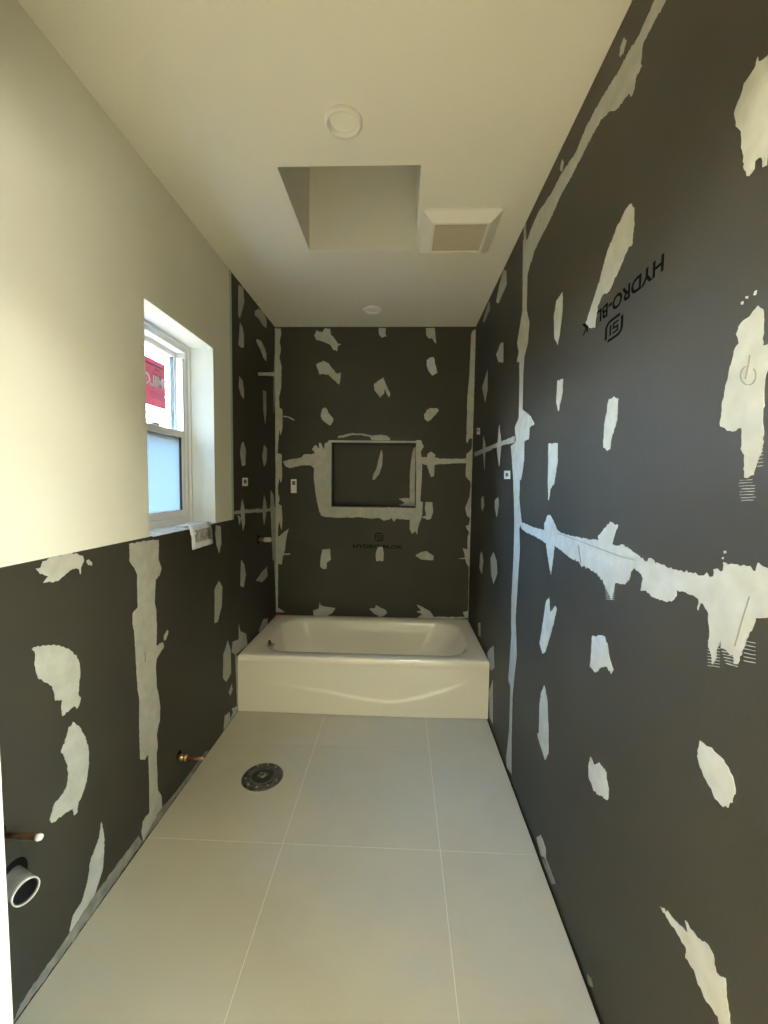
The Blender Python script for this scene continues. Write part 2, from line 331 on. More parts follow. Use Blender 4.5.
A_ = (270, 320, 6.4); B_ = (380, 320, 6.4); C_ = (270, 470, 6.4); D_ = (380, 470, 6.4)
E_ = (222, 260, 7.314); F_ = (220, 260, 3.4125); G_ = (200, 500, 4.267); H_ = (20, 530, 4.8); I_ = (20, 690, 3.793)
J_ = (500, 0, 3.94); K_ = (460, 240, 4.27); L_ = (460, 480, 3.2); M_ = (510, 500, 5.908); N_ = (630, 540, 5.565)
O_ = (708, 40, 6.83); P_ = (708, 280, 4.45); Q_ = (530, 190, 3.3); R_ = (520, 580, 4.267); S_ = (650, 720, 3.368); X_ = (0, 0, 1)
STROKES = [
 # back wall
 ('B', A_, [(300,65),(330,80),(350,55),(385,55),(390,90),(415,120),(430,145),(455,155),(435,165),(430,200),(405,190),(385,158),(340,138),(295,125),(282,98)]),
 ('B', A_, [(295,285),(320,270),(345,263),(375,275),(395,305),(430,345),(455,335),(450,375),(445,415),(410,385),(375,352),(340,343),(318,350),(305,315)]),
 ('B', A_, [(345,560),(365,568),(375,595),(408,635),(398,660),(385,677),(360,660),(330,635),(325,610),(335,570)]),
 ('B', A_, [(695,53),(742,53),(738,85),(745,105),(715,112),(698,95)]),
 ('B', A_, [(665,410),(700,385),(725,368),(740,405),(755,440),(770,470),(762,495),(745,470),(735,440),(730,470),(705,497),(690,475),(668,450)]),
 ('N', A_, [(712,830),(722,860),(718,930),(700,985),(670,1022),(655,1022),(660,990),(682,950),(695,890)]),
 ('B', A_, [(32,52),(68,55),(72,90),(62,140),(70,190),(60,240),(75,300),(72,430),(58,500),(62,560),(80,575),(80,690),(70,740),(60,700),(52,800),(48,850),(32,850)]),
 ('B', A_, [(30,850),(75,858),(78,1000),(72,1045),(60,1015),(52,1060),(52,1110),(62,1140),(54,1175),(75,1190),(80,1280),(75,1350),(60,1290),(52,1335),(52,1390),(85,1360),(120,1335),(105,1390),(98,1460),(85,1505),(75,1565),(52,1560),(50,1840),(95,1868),(60,1890),(30,1892)]),
 ('B', C_, [(82,533),(130,536),(130,541),(82,544)]),
 ('B', A_, [(85,612),(120,618),(158,638),(155,645),(118,626),(85,620)]),
 ('B', A_, [(85,905),(130,893),(200,880),(215,862),(290,855),(268,825),(290,800),(315,822),(312,785),(325,785),(345,830),(352,790),(368,785),(375,772),(392,772),(392,1255),(330,1255),(318,1230),(300,1160),(290,1100),(280,1000),(282,950),(260,930),(200,930),(130,948),(95,935)]),
 ('B', D_, [(-390,236),(-100,240),(100,240),(245,245),(245,305),(180,318),(100,312),(88,332),(78,310),(25,325),(-10,305),(-50,312),(-120,303),(-290,305),(-360,298),(-388,270)]),
 ('B', B_, [(230,770),(262,770),(280,810),(262,840),(265,875),(300,880),(305,855),(330,843),(355,865),(350,880),(400,888),(550,888),(550,915),(400,922),(350,925),(345,1000),(325,1005),(300,930),(270,920),(268,1024),(258,1160),(275,1165),(268,1260),(245,1320),(238,1375),(225,1350),(205,1368),(190,1340),(190,1240),(233,1238)]),
 ('B', A_, [(430,755),(445,740),(520,725),(600,728),(650,740),(700,735),(740,738),(768,755),(768,770),(650,770),(640,748),(580,735),(520,738),(470,752)]),
 ('N', B_, [(205,850),(215,820),(232,810),(232,1190),(190,1190),(192,960)]),
 ('N', D_, [(120,185),(160,178),(200,185),(205,228),(150,228),(118,225),(160,210)]),
 ('B', B_, [(293,52),(350,52),(355,100),(360,150),(345,140),(335,118),(310,118),(295,95)]),
 ('B', B_, [(298,260),(320,240),(345,238),(355,290),(368,335),(350,348),(335,358),(312,330),(300,300)]),
 ('B', B_, [(282,610),(300,575),(325,565),(365,565),(378,578),(350,610),(325,640),(305,650),(285,632)]),
 ('B', B_, [(583,90),(600,60),(618,60),(618,120),(612,300),(610,420),(606,600),(602,820),(604,850),(600,1010),(585,1040),(560,1015),(548,1000),(552,860),(580,835),(590,810),(590,760),(572,760),(558,790),(552,780),(560,480),(572,350)]),
 ('B', D_, [(578,60),(598,50),(592,170),(590,300),(586,480),(584,610),(578,800),(574,940),(562,940),(565,800),(568,620),(555,600),(545,570),(500,568),(545,560),(530,500),(560,510),(560,430),(570,400),(545,360),(570,350),(575,310),(555,290),(545,240),(570,180),(580,110)]),
 ('B', D_, [(530,910),(565,900),(565,945),(545,945)]),
 ('B', D_, [(228,548),(260,525),(300,518),(320,535),(345,550),(340,578),(300,575),(260,572)]),
 ('B', D_, [(290,205),(335,205),(340,270),(325,315),(300,318),(270,305),(270,298),(295,295),(288,250)]),
 ('B', D_, [(232,860),(280,880),(320,905),(345,940),(340,955),(270,955),(235,945),(270,925),(235,905),(262,900)]),
 ('B', D_, [(345,940),(565,940),(565,950),(345,953)]),
 ('B', C_, [(335,508),(385,505),(390,575),(365,590),(362,632),(340,632),(320,620),(325,560)]),
 ('B', C_, [(690,495),(722,492),(728,540),(725,582),(680,582),(675,540)]),
 ('B', C_, [(275,900),(310,888),(318,850),(330,870),(400,880),(420,882),(400,915),(350,940),(280,930)]),
 ('B', C_, [(635,888),(670,885),(680,862),(705,880),(740,895),(750,915),(725,935),(700,940),(665,918)]),
 # left wall, tub end
 ('L', E_, [(120,180),(155,200),(162,310),(150,360),(130,430),(118,400),(118,280)]),
 ('L', E_, [(130,455),(150,490),(160,560),(158,640),(140,640),(120,620),(125,540)]),
 ('L', E_, [(125,850),(150,880),(160,960),(158,1015),(140,990),(122,930)]),
 ('L', E_, [(240,375),(265,355),(300,370),(325,430),(325,500),(300,480),(270,430),(240,405)]),
 ('L', E_, [(250,580),(285,590),(310,640),(325,690),(322,740),(300,710),(280,650),(255,605)]),
 ('L', F_, [(147,445),(157,448),(158,520),(154,560),(148,510)]),
 ('L', F_, [(78,620),(88,645),(86,700),(75,702),(68,660),(72,630)]),
 ('L', F_, [(150,630),(160,645),(158,690),(150,705),(144,670)]),
 ('L', F_, [(75,815),(84,850),(84,900),(78,925),(72,880),(70,850)]),
 ('L', F_, [(150,800),(158,830),(157,870),(150,905),(145,860)]),
 ('L', F_, [(45,858),(100,852),(188,845),(188,856),(100,864),(45,868)]),
 ('L', F_, [(172,785),(182,800),(192,900),(192,1024),(180,1024),(172,850)]),
 ('L', F_, [(60,870),(72,880),(66,905)]),
 ('L', A_, [(38,55),(38,420),(24,600),(22,480),(25,300),(32,180)]),
 ('L', G_, [(68,108),(88,112),(90,180),(82,228),(70,190),(65,140)]),
 ('L', G_, [(62,380),(80,345),(95,370),(92,450),(75,520),(62,525)]),
 ('L', G_, [(175,255),(188,275),(195,320),(185,372),(172,365)]),
 ('L', G_, [(238,345),(262,310),(285,285),(288,325),(265,350)]),
 ('L', G_, [(100,660),(118,600),(130,640),(132,740),(112,775),(98,760)]),
 ('L', G_, [(165,530),(172,560),(195,568),(202,620),(150,660),(135,650),(140,605),(165,595)]),
 ('L', G_, [(250,560),(270,510),(288,505),(288,535),(260,565)]),
 ('L', G_, [(122,820),(135,785),(138,810),(130,835)]),
 ('L', G_, [(100,985),(105,920),(125,905),(130,940),(140,905),(135,890),(160,878),(162,905),(120,965)]),
 ('L', G_, [(150,660),(166,670),(166,900),(158,880)]),
 ('L', G_, [(314,40),(334,30),(334,430),(318,300),(312,120)]),
 # left wall, near
 ('L', H_, [(75,185),(100,180),(110,150),(150,130),(215,112),(270,112),(300,125),(305,150),(290,180),(288,212),(280,185),(250,185),(215,215),(180,245),(150,250),(110,255),(135,225),(100,210)]),
 ('L', H_, [(318,150),(330,142),(345,160),(343,172),(325,165)]),
 ('L', H_, [(55,575),(75,562),(130,553),(180,553),(230,570),(265,600),(285,640),(288,680),(282,740),(278,790),(290,805),(285,830),(272,858),(262,842),(235,865),(203,892),(198,860),(200,815),(170,820),(165,790),(150,745),(110,725),(85,710),(78,690),(68,650),(72,610),(70,585)]),
 ('L', H_, [(525,66),(600,52),(665,46),(663,140),(678,185),(668,220),(650,235),(645,350),(652,380),(655,470),(653,555),(685,540),(690,560),(655,615),(650,660),(655,750),(665,800),(672,850),(670,910),(655,980),(660,1040),(654,1072),(660,1250),(677,1275),(684,1360),(650,1430),(590,1490),(582,1450),(590,1395),(622,1355),(620,1210),(616,1078),(595,1103),(576,1100),(572,960),(572,800),(565,770),(560,700),(552,560),(548,495),(540,450),(540,400),(565,370),(562,210),(540,170),(525,150)]),
 ('L', H_, [(690,510),(705,480),(712,485),(700,525),(690,530)]),
 ('L', I_, [(200,122),(225,140),(245,175),(258,220),(260,280),(250,350),(235,395),(220,425),(215,465),(205,475),(200,450),(160,475),(120,505),(112,490),(130,430),(165,390),(182,340),(180,290),(165,250),(155,230),(175,180),(185,140)]),
 ('L', I_, [(308,500),(318,560),(318,620),(310,690),(290,750),(270,820),(240,880),(215,940),(195,965),(185,950),(190,900),(200,855),(235,800),(255,730),(268,640),(285,600),(300,560)]),
 # right wall
 ('R', J_, [(612,0),(655,0),(600,100),(565,170),(555,250),(560,260),(535,310),(532,345),(520,380),(510,370),(460,430),(430,440),(405,470),(400,470),(350,560),(310,640),(285,690),(250,750),(235,780),(200,860),(165,930),(135,990),(125,1030),(95,1030),(95,870),(102,870),(105,960),(120,910),(150,840),(205,760),(240,690),(300,600),(340,500),(405,380),(470,280),(520,180),(550,140),(570,90)]),
 ('R', J_, [(612,2),(655,2),(760,-200),(700,-200)]),
 ('R', J_, [(488,150),(500,160),(485,215),(472,220),(475,185)]),
 ('R', J_, [(245,628),(252,640),(245,675),(236,670)]),
 ('R', K_, [(270,0),(335,0),(310,60),(288,150),(285,300),(297,350),(290,440),(275,500),(270,580),(268,725),(300,750),(318,785),(298,800),(295,850),(275,860),(275,940),(262,1024),(228,1024),(222,930),(218,880),(240,860),(235,800),(252,760),(255,600),(255,520),(243,520),(252,480),(245,440),(258,360),(268,300)]),
 ('R', L_, [(171,-2),(192,-2),(190,60),(198,140),(190,155),(192,220),(185,330),(178,440),(182,560),(175,620),(168,700),(165,860),(165,940),(150,920),(148,890),(158,800),(162,660),(155,640),(165,500),(165,380),(172,250),(175,130)]),
 ('R', K_, [(185,120),(198,130),(200,190),(165,270),(155,265),(165,210)]),
 ('R', K_, [(125,260),(130,290),(105,350),(98,350),(108,310)]),
 ('R', K_, [(155,490),(175,440),(186,438),(185,522),(165,520)]),
 ('R', K_, [(95,630),(118,555),(118,640),(108,695)]),
 ('R', K_, [(100,835),(110,880),(105,980),(98,900)]),
 ('R', K_, [(168,790),(178,870),(168,965),(158,900)]),
 ('R', K_, [(60,908),(150,870),(235,838),(235,862),(150,888),(65,925)]),
 ('R', L_, [(68,60),(75,50),(78,80),(72,100),(68,85)]),
 ('R', L_, [(112,65),(122,55),(125,80),(118,118),(112,90)]),
 ('R', L_, [(65,240),(70,230),(75,260),(70,300),(63,280)]),
 ('R', L_, [(98,250),(108,232),(118,260),(120,300),(108,332),(100,300)]),
 ('R', L_, [(58,460),(65,455),(66,500),(60,500)]),
 ('R', L_, [(88,555),(95,540),(108,530),(110,600),(100,610),(90,580)]),
 ('R', L_, [(93,680),(105,640),(105,780),(95,760)]),
 ('R', M_, [(68,130),(110,150),(150,165),(205,180),(205,140),(225,90),(238,92),(255,120),(285,185),(330,205),(420,225),(525,240),(522,212),(545,190),(575,150),(600,135),(640,150),(620,200),(605,265),(640,268),(665,262),(710,290),(735,320),(768,330),(768,415),(735,395),(720,420),(705,475),(680,498),(640,490),(622,490),(615,540),(600,590),(590,560),(560,500),(530,450),(490,420),(440,390),(425,395),(410,365),(360,345),(320,310),(265,270),(255,350),(242,440),(232,380),(220,300),(215,255),(150,215),(95,190),(68,165)]),
 ('R', N_, [(0,60),(55,90),(100,120),(108,100),(160,130),(250,162),(340,180),(415,200),(430,180),(445,205),(468,200),(468,163),(520,172),(522,125),(580,135),(650,145),(705,170),(715,128),(768,155),(860,190),(860,430),(740,435),(700,432),(690,480),(660,540),(635,600),(600,690),(580,690),(575,640),(510,600),(508,560),(490,600),(480,660),(460,690),(455,640),(440,590),(445,480),(440,410),(410,355),(395,350),(380,392),(385,330),(340,305),(265,275),(262,310),(230,340),(190,340),(140,320),(85,280),(62,280),(75,215),(65,190),(20,150),(0,180)]),
 ('R', N_, [(525,60),(535,58),(538,70),(528,74)]),
 ('R', N_, [(515,98),(522,96),(522,104),(516,105)]),
 ('R', O_, [(345,110),(358,145),(410,105),(500,60),(560,200),(560,500),(450,800),(410,780),(400,860),(375,870),(380,820),(350,800),(325,830),(320,880),(280,930),(255,890),(245,830),(235,700),(232,620),(205,600),(195,560),(185,500),(205,430),(225,390),(250,300),(300,230),(330,180)]),
 ('R', P_, [(150,190),(190,160),(225,115),(245,130),(248,220),(245,290),(267,290),(330,250),(340,420),(267,400),(255,440),(255,560),(245,600),(245,640),(248,720),(235,780),(215,830),(205,870),(165,880),(162,840),(165,780),(150,750),(152,660),(90,672),(58,650),(62,590),(80,480),(105,380),(125,300),(140,280),(130,240)]),
 ('R', P_, [(210,50),(218,45),(214,68),(206,70)]),
 ('R', P_, [(170,75),(180,70),(178,82),(170,84)]),
 ('R', P_, [(150,98),(160,94),(158,106),(152,108)]),
 ('R', Q_, [(320,60),(335,45),(345,60),(345,110),(338,180),(325,190),(300,250),(262,335),(240,345),(225,380),(215,455),(200,455),(185,440),(195,410),(215,350),(235,285),(255,210),(285,130)]),
 ('R', Q_, [(108,338),(108,400),(98,480),(92,510),(82,490),(80,420),(88,365)]),
 ('R', Q_, [(92,630),(110,625),(108,670),(95,730),(88,700),(90,660)]),
 ('R', Q_, [(62,838),(92,836),(92,900),(80,970),(68,985),(62,1024),(60,960),(62,900)]),
 ('R', Q_, [(262,690),(275,685),(292,688),(288,760),(270,820),(265,855),(255,860),(243,850),(248,770)]),
 ('R', R_, [(125,75),(130,140),(152,112),(158,125),(138,210),(108,310),(98,315),(85,270),(100,180),(112,95)]),
 ('R', R_, [(310,240),(360,238),(375,280),(385,340),(400,385),(390,400),(375,370),(350,372),(325,395),(300,370),(305,320),(308,280)]),
 ('R', R_, [(105,450),(118,520),(122,650),(122,740),(108,768),(90,710),(75,660),(82,650),(85,530),(92,480)]),
 ('R', R_, [(302,755),(320,790),(340,780),(370,820),(370,850),(380,890),(375,940),(350,920),(335,915),(320,900),(295,840),(295,790)]),
 ('R', S_, [(170,70),(200,90),(240,125),(265,160),(285,210),(290,235),(280,265),(265,295),(240,285),(215,250),(190,200),(172,160),(162,120)]),
 ('R', S_, [(35,628),(60,640),(100,690),(130,715),(120,675),(155,725),(190,750),(215,790),(225,850),(255,870),(258,930),(265,960),(272,1020),(272,1060),(240,1040),(232,1000),(195,950),(165,890),(150,840),(122,800),(125,770),(90,710)]),
 ('R', X_, [(537,838),(541,835),(546,848),(546,858),(541,855)]),
]
for wname, fr, pts in STROKES: stroke(wname, fr, pts)
ribs('R', N_, [(438, 500, y, 10) for y in range(560, 700, 17)] + [(510+(y-600)*.35, 612-(y-600)*.12, y, 18) for y in range(600, 690, 17)]
     + [(640, 700, y, 12) for y in range(560, 690, 22)])
ribs('R', P_, [(150+random.uniform(-8, 8), 205+random.uniform(-8, 8), y, -3) for y in range(890, 990, 13)])
ribs('R', P_, [(225, 246, y, -3) for y in range(700, 830, 16)])
ribs('R', M_, [(575-(590-y)*.12, 615+(590-y)*.05, y, 2) for y in range(500, 590, 12)])
# trowel scores in the compound
def score(wall, fr, pts, wpx=.9):
    L_a = []; L_b = []
    for i, (x, y) in enumerate(pts):
        x0, y0 = pts[max(0, i-1)]; x1, y1 = pts[min(len(pts)-1, i+1)]; d = math.hypot(x1-x0, y1-y0); nx, ny = -(y1-y0)/d*wpx*fr[2]/2, (x1-x0)/d*wpx*fr[2]/2
        L_a.append((x+nx, y+ny)); L_b.append((x-nx, y-ny))
    o = stroke(wall, fr, L_a+L_b[::-1], 'score', .0011, 0); o.name = 'trowel_score'
score('R', P_, [(185+34*math.cos(a/10), 425+42*math.sin(a/10)) for a in range(-8, 46)], .7)
score('R', P_, [(192, 335), (185, 380), (172, 440)], .7)
score('R', M_, [(285, 195), (420, 245), (560, 297), (660, 335), (740, 355)], .6)
score('R', M_, [(408, 268), (414, 315), (422, 372)], .7)
score('R', N_, [(672, 315), (630, 450), (590, 590)], .7)
score('L', H_, [(598, 585), (600, 610), (598, 635)], 1.2)
# smeared thinset along the foot of the walls
for wname, pts in (('L', [(14,1021),(20,1004),(66,938),(92,898),(138,836),(142,842),(96,908),(68,948)]),
                   ('L', [(142,843),(158,812),(176,792),(205,752),(209,752),(180,793),(160,822)]),
                   ('R', [(546,858),(556,884),(552,884),(543,861)]), ('R', [(588,974),(592,980),(593,987),(589,984)])):
    stroke(wname, X_, pts, 'thinset')

# ------------------------------------------------------------------ printing and stickers on the boards
def text_mesh(txt, size=1.0, bold=True):
    c = bpy.data.curves.new('lettering', 'FONT'); c.body = txt; c.size = size; c.resolution_u = 3; c.offset = .03*size if bold else 0
    o = bpy.data.objects.new('lettering', c); COL.objects.link(o)
    dg = bpy.context.evaluated_depsgraph_get(); me = bpy.data.meshes.new_from_object(o.evaluated_get(dg))
    bpy.data.objects.remove(o); bpy.data.curves.remove(c)
    return me
def lettering(txt, origin, ex, ey, length, height, m, parent, name='printed_lettering', bold=True):
    me = text_mesh(txt, 1.0, bold); xs = [v.co.x for v in me.vertices]; ys = [v.co.y for v in me.vertices]
    x0, x1, y0, y1 = min(xs), max(xs), min(ys), max(ys); ex = Vector(ex); ey = Vector(ey)
    for v in me.vertices:
        a = (v.co.x-x0)/(x1-x0)*length; b = (v.co.y-y0)/(y1-y0)*height
        v.co = Vector(origin) + ex*a + ey*b
    me.materials.clear(); me.materials.append(MATS[m]); me.name = name
    o = bpy.data.objects.new(name, me); COL.objects.link(o); o.parent = parent; return o
def emblem(center, ex, ey, s, m, parent, k_=1.0):
    ex = Vector(ex); ey = Vector(ey); c = Vector(center); bm = bmesh.new()
    def rr(h, r, n=6):
        P = []
        for qx, qy, a0 in ((1, 1, 0), (-1, 1, 90), (-1, -1, 180), (1, -1, 270)):
            for k in range(n+1):
                a = math.radians(a0+90*k/n); P.append(((h-r)*qx+r*math.cos(a), (h-r)*qy+r*math.sin(a)))
        return P
    o_, i_ = rr(s, s*.60), rr(s*.74, s*.40); n = len(o_)
    vo = [bm.verts.new(c+ex*a+ey*(b*k_)) for a, b in o_]; vi = [bm.verts.new(c+ex*a+ey*(b*k_)) for a, b in i_]
    for k in range(n):
        if k in (2, 3, 16, 17): continue                                # the outline is broken at two corners
        bm.faces.new((vo[k], vo[(k+1) % n], vi[(k+1) % n], vi[k]))
    for x0, x1, y0, y1 in ((-.50, .12, .32, .50), (-.50, -.32, .0, .50), (-.50, .12, -.09, .09), (-.06, .12, -.50, .0), (-.50, .12, -.50, -.32), (.26, .46, -.5, .5)):
        q = [bm.verts.new(c+ex*(a*s)+ey*(b*s*k_)) for a, b in ((x0, y0), (x1, y0), (x1, y1), (x0, y1))]; bm.faces.new(q)
    return link('printed_emblem', bm, m, parent, recalc=False)
a = onx(664.5, 259, XR); b = onx(582, 336, XR)           # H and K ends of the upside-down line
lh = .037
lettering('HYDRO-BLOK', (XR-.0008, a.y, (a.z+b.z)/2+.024), (0, 1, 0), (0, 0, -1), abs(b.y-a.y), lh, 'ink', wr)
e_ = onx(614, 328, XR)
emblem((XR-.0008, e_.y, e_.z), (0, 1, 0), (0, 0, -1), .047, 'ink', wr, .60)
a = ony(353, 548, YB); b = ony(403, 548, YB)
lettering('HYDRO-BLOK', (a.x, YB-.0008, a.z), (1, 0, 0), (0, 0, 1), b.x-a.x, .030, 'ink', wb)
e_ = ony(379, 537, YB); emblem((e_.x, YB-.0008, e_.z), (1, 0, 0), (0, 0, 1), .034, 'ink', wb)

def sticker(wall, x0, y0, x1, y1, spot):
    uv = [wall_pt(wall, x, y) for x, y in ((x0, y0), (x1, y0), (x1, y1), (x0, y1))]
    s = slab('label_sticker', wall, uv, 'sticker_white', .0018, 0, 1, WALLP[wall])
    sx0, sy0, sx1, sy1 = spot
    uv = [wall_pt(wall, x, y) for x, y in ((sx0, sy0), (sx1, sy0), (sx1, sy1), (sx0, sy1))]
    slab('sticker_print', wall, uv, 'sticker_dark', .0021, 0, 1, s)
sticker('B', 290.9, 479.2, 296.6, 493, (292.2, 481, 295.4, 485))
sticker('L', 242.2, 477.8, 247.6, 486, (243.5, 479.5, 246.2, 483.5))
sticker('R', 504.4, 470.7, 510.3, 479, (506, 473, 508.6, 476.5))
sticker('R', 477.0, 428.0, 480.0, 434.5, (477.6, 429.5, 479.2, 431.5))
uvp = [wall_pt('L', *p) for p in ((262, 612), (275, 608), (275, 612), (263, 617))]

# ------------------------------------------------------------------ window
win = struct(empty('window_1', (XL-.14, (WY0+WY1)/2, WZ0)), 'white vinyl hung window in the left wall, red sticker on the upper pane')
FX0, FX1 = XL-.205, XL-.125
fwv = .038
bev = .003
fr = under(win, boxes('frame', [(FX0, FX1, WY0, WY0+fwv, WZ0, WZ1), (FX0, FX1, WY1-fwv, WY1, WZ0, WZ1),
                                (FX0, FX1, WY0+fwv, WY1-fwv, WZ1-fwv, WZ1), (FX0, FX1, WY0+fwv, WY1-fwv, WZ0, WZ0+fwv),
                                (FX1-.004, FX1+.010, WY0, WY1, WZ1-.016, WZ1), (FX1-.004, FX1+.010, WY1-.014, WY1, WZ0, WZ1), (FX1-.004, FX1+.010, WY0, WY0+.014, WZ0, WZ1)], 'vinyl', bev=bev))
iy0, iy1, iz0, iz1 = WY0+fwv, WY1-fwv, WZ0+fwv, WZ1-fwv
ZM = ony(190, 432, WY1-.08).z            # meeting rail
ZM = onx(187, 436, XL-.13).z
def sash(name, x0, x1, y0, y1, z0, z1, r, gm, toprail=None):
    s = under(win, boxes(name, [(x0, x1, y0, y0+r, z0, z1), (x0, x1, y1-r, y1, z0, z1), (x0, x1, y0+r, y1-r, z1-(toprail or r), z1), (x0, x1, y0+r, y1-r, z0, z0+r)], 'vinyl', bev=bev))
    xm = (x0+x1)/2
    k = boxes('gasket', [(x0+.006, x1-.004, y0+r, y0+r+.004, z0+r, z1-r), (x0+.006, x1-.004, y1-r-.004, y1-r, z0+r, z1-r)], 'gasket'); k.parent = s
    k2 = box('glass_pane', xm-.003, xm+.003, y0+r, y1-r, z0+r, z1-(toprail or r), gm); k2.parent = s
    return s, xm
up_s, xu = sash('upper_sash', FX0+.008, FX0+.034, iy0, iy1, ZM-.02, iz1, .024, 'glass_clear')
lo_s, xlw = sash('lower_sash', FX0+.040, FX1-.006, iy0, iy1, iz0, ZM+.02, .034, 'glass_frosted')
t_ = box('sash_track', FX0+.042, FX1-.004, iy1-.020, iy1, ZM+.02, iz1-.03, 'vinyl', None, .002); t_.parent = fr
t_ = box('sash_latch', FX1-.030, FX1-.004, (iy0+iy1)/2-.03, (iy0+iy1)/2+.03, ZM+.02, ZM+.032, 'vinyl', None, .003); t_.parent = lo_s
# red label stuck on the inside of the upper pane
lx = xu+.0036
q0 = onx(146, 356, lx); q1 = onx(165, 367, lx); q2 = onx(165, 410, lx); q3 = onx(146, 404, lx)
ly1 = q1.y; ly0 = ly1-.33; lz1 = (q0.z+q1.z)/2+.005; lz0 = (q2.z+q3.z)/2
lab = box('red_sticker', lx, lx+.0008, ly0, ly1, lz0, lz1, 'red_label'); lab.parent = up_s
lab['label'] = 'red sticker with white lettering'
# its front faces the street: from inside the print shows through mirrored
lettering('MILGARD', (lx+.0012, ly1-.02, lz0+(lz1-lz0)*.42), (0, -1, 0), (0, 0, 1), .30, .055, 'label_print', lab, 'sticker_lettering')
bm = bmesh.new()
for k, (a, b, c, d) in enumerate(((.02, .16, .86, .90), (.05, .09, .79, .82), (.02, .11, .68, .70), (.02, .12, .63, .65), (.03, .12, .58, .60), (.02, .13, .30, .31), (.02, .13, .26, .27), (.02, .13, .22, .23), (.02, .13, .18, .19))):
    hh = lz1-lz0; bx(bm, lx+.0008, lx+.0011, ly1-b, ly1-a, lz0+c*hh, lz0+d*hh)
o = link('sticker_fine_print', bm, 'label_ink', lab)

# ------------------------------------------------------------------ bathtub
tub = tag(empty('bathtub', ((XL+XR)/2, YA, 0)), 'cream alcove bathtub with curved line on its apron, between black walls', 'bathtub')
tx0, tx1, ty0, ty1 = XL+.003, XR-.003, YA, YB-.002
cx, cy = (tx0+tx1)/2, (ty0+ty1)/2; hx, hy = (tx1-tx0)/2, (ty1-ty0)/2
def rrect(cx, cy, hx, hy, r, n=14):
    P = []
    for qx, qy, a0 in ((1, 1, 0), (-1, 1, 90), (-1, -1, 180), (1, -1, 270)):
        for k in range(n):
            a = math.radians(a0 + 90*k/(n-1)); P.append((cx+(hx-r)*qx+r*math.cos(a), cy+(hy-r)*qy+r*math.sin(a)))
    return P
bm = bmesh.new()
RZ = TUBH
ringspec = [ # dx0, dx1 (inset left/right), dy0 (front), dy1 (back), radius, z
 (0, 0, 0, 0, .010, RZ-.040), (0, 0, 0, 0, .012, RZ-.012), (.003, .003, .003, .003, .012, RZ-.003), (.010, .010, .010, .010, .014, RZ),
 (.050, .050, .045, .050, .06, RZ-.001), (.095, .085, .082, .080, .15, RZ-.003), (.105, .095, .092, .090, .17, RZ-.008), (.112, .105, .100, .098, .18, RZ-.020),
 (.122, .125, .110, .108, .18, RZ-.06), (.140, .18, .128, .125, .18, RZ-.14), (.165, .26, .150, .145, .17, RZ-.24), (.190, .32, .175, .170, .15, RZ-.285), (.23, .38, .22, .215, .13, RZ-.30)]
rings = []
for d0, d1, f0, f1, r, z in ringspec:
    c_x = (tx0+d0+tx1-d1)/2; c_y = (ty0+f0+ty1-f1)/2
    rings.append([bm.verts.new((x, y, z)) for x, y in rrect(c_x, c_y, (tx1-d1-tx0-d0)/2, (ty1-f1-ty0-f0)/2, r)])
for a, b in zip(rings, rings[1:]):
    n = len(a)
    for i in range(n): bm.faces.new((a[i], a[(i+1) % n], b[(i+1) % n], b[i]))
bm.faces.new(rings[-1])
basin = under(tub, link('basin', bm, 'porcelain', smooth=True))
# apron with the shallow pressed curve
def curve_z(px):      # pixel heights of the pressed line
    K = [(240, 680), (275, 683), (330, 692), (370, 700), (395, 703), (412, 700), (435, 694), (456, 687), (489, 676)]
    for (x0, y0), (x1, y1) in zip(K, K[1:]):
        if x0 <= px <= x1: return y0+(y1-y0)*(px-x0)/(x1-x0)
bm = bmesh.new(); NXX, NZZ = 150, 56; grid = []
cz = []
for i in range(NXX+1):
    x = tx0 + (tx1-tx0)*i/NXX; px = 241+(488-241)*i/NXX
    cz.append(ony(px, curve_z(px), YA).z)
cz = [sum(cz[max(0, i-5):i+6])/len(cz[max(0, i-5):i+6]) for i in range(NXX+1)]
for i in range(NXX+1):
    x = tx0 + (tx1-tx0)*i/NXX; f = i/NXX
    amp = .0085*min(1, max(0, (f-.10)/.3))*min(1, max(0, (.93-f)/.12))
    col_ = []
    for k in range(NZZ+1):
        z = .002 + (RZ-.042)*k/NZZ
        d = z-cz[i]
        rel = amp/(1+math.exp(max(-30, min(30, d/.0032))))            # fuller below the line
        col_.append(bm.verts.new((x, ty0+.008-rel, z)))
    grid.append(col_)
for i in range(NXX):
    for k in range(NZZ): bm.faces.new((grid[i][k], grid[i+1][k], grid[i+1][k+1], grid[i][k+1]))
top = [bm.verts.new((grid[i][-1].co.x, ty0, RZ-.030)) for i in range(NXX+1)]
for i in range(NXX): bm.faces.new((grid[i][-1], grid[i+1][-1], top[i+1], top[i]))
bk = [(bm.verts.new((grid[i][0].co.x, ty0+.05, .002))) for i in range(NXX+1)]
for i in range(NXX): bm.faces.new((grid[i][0], bk[i], bk[i+1], grid[i+1][0]))
ap = under(tub, link('apron', bm, 'porcelain', smooth=True)); sharp(ap, 50)
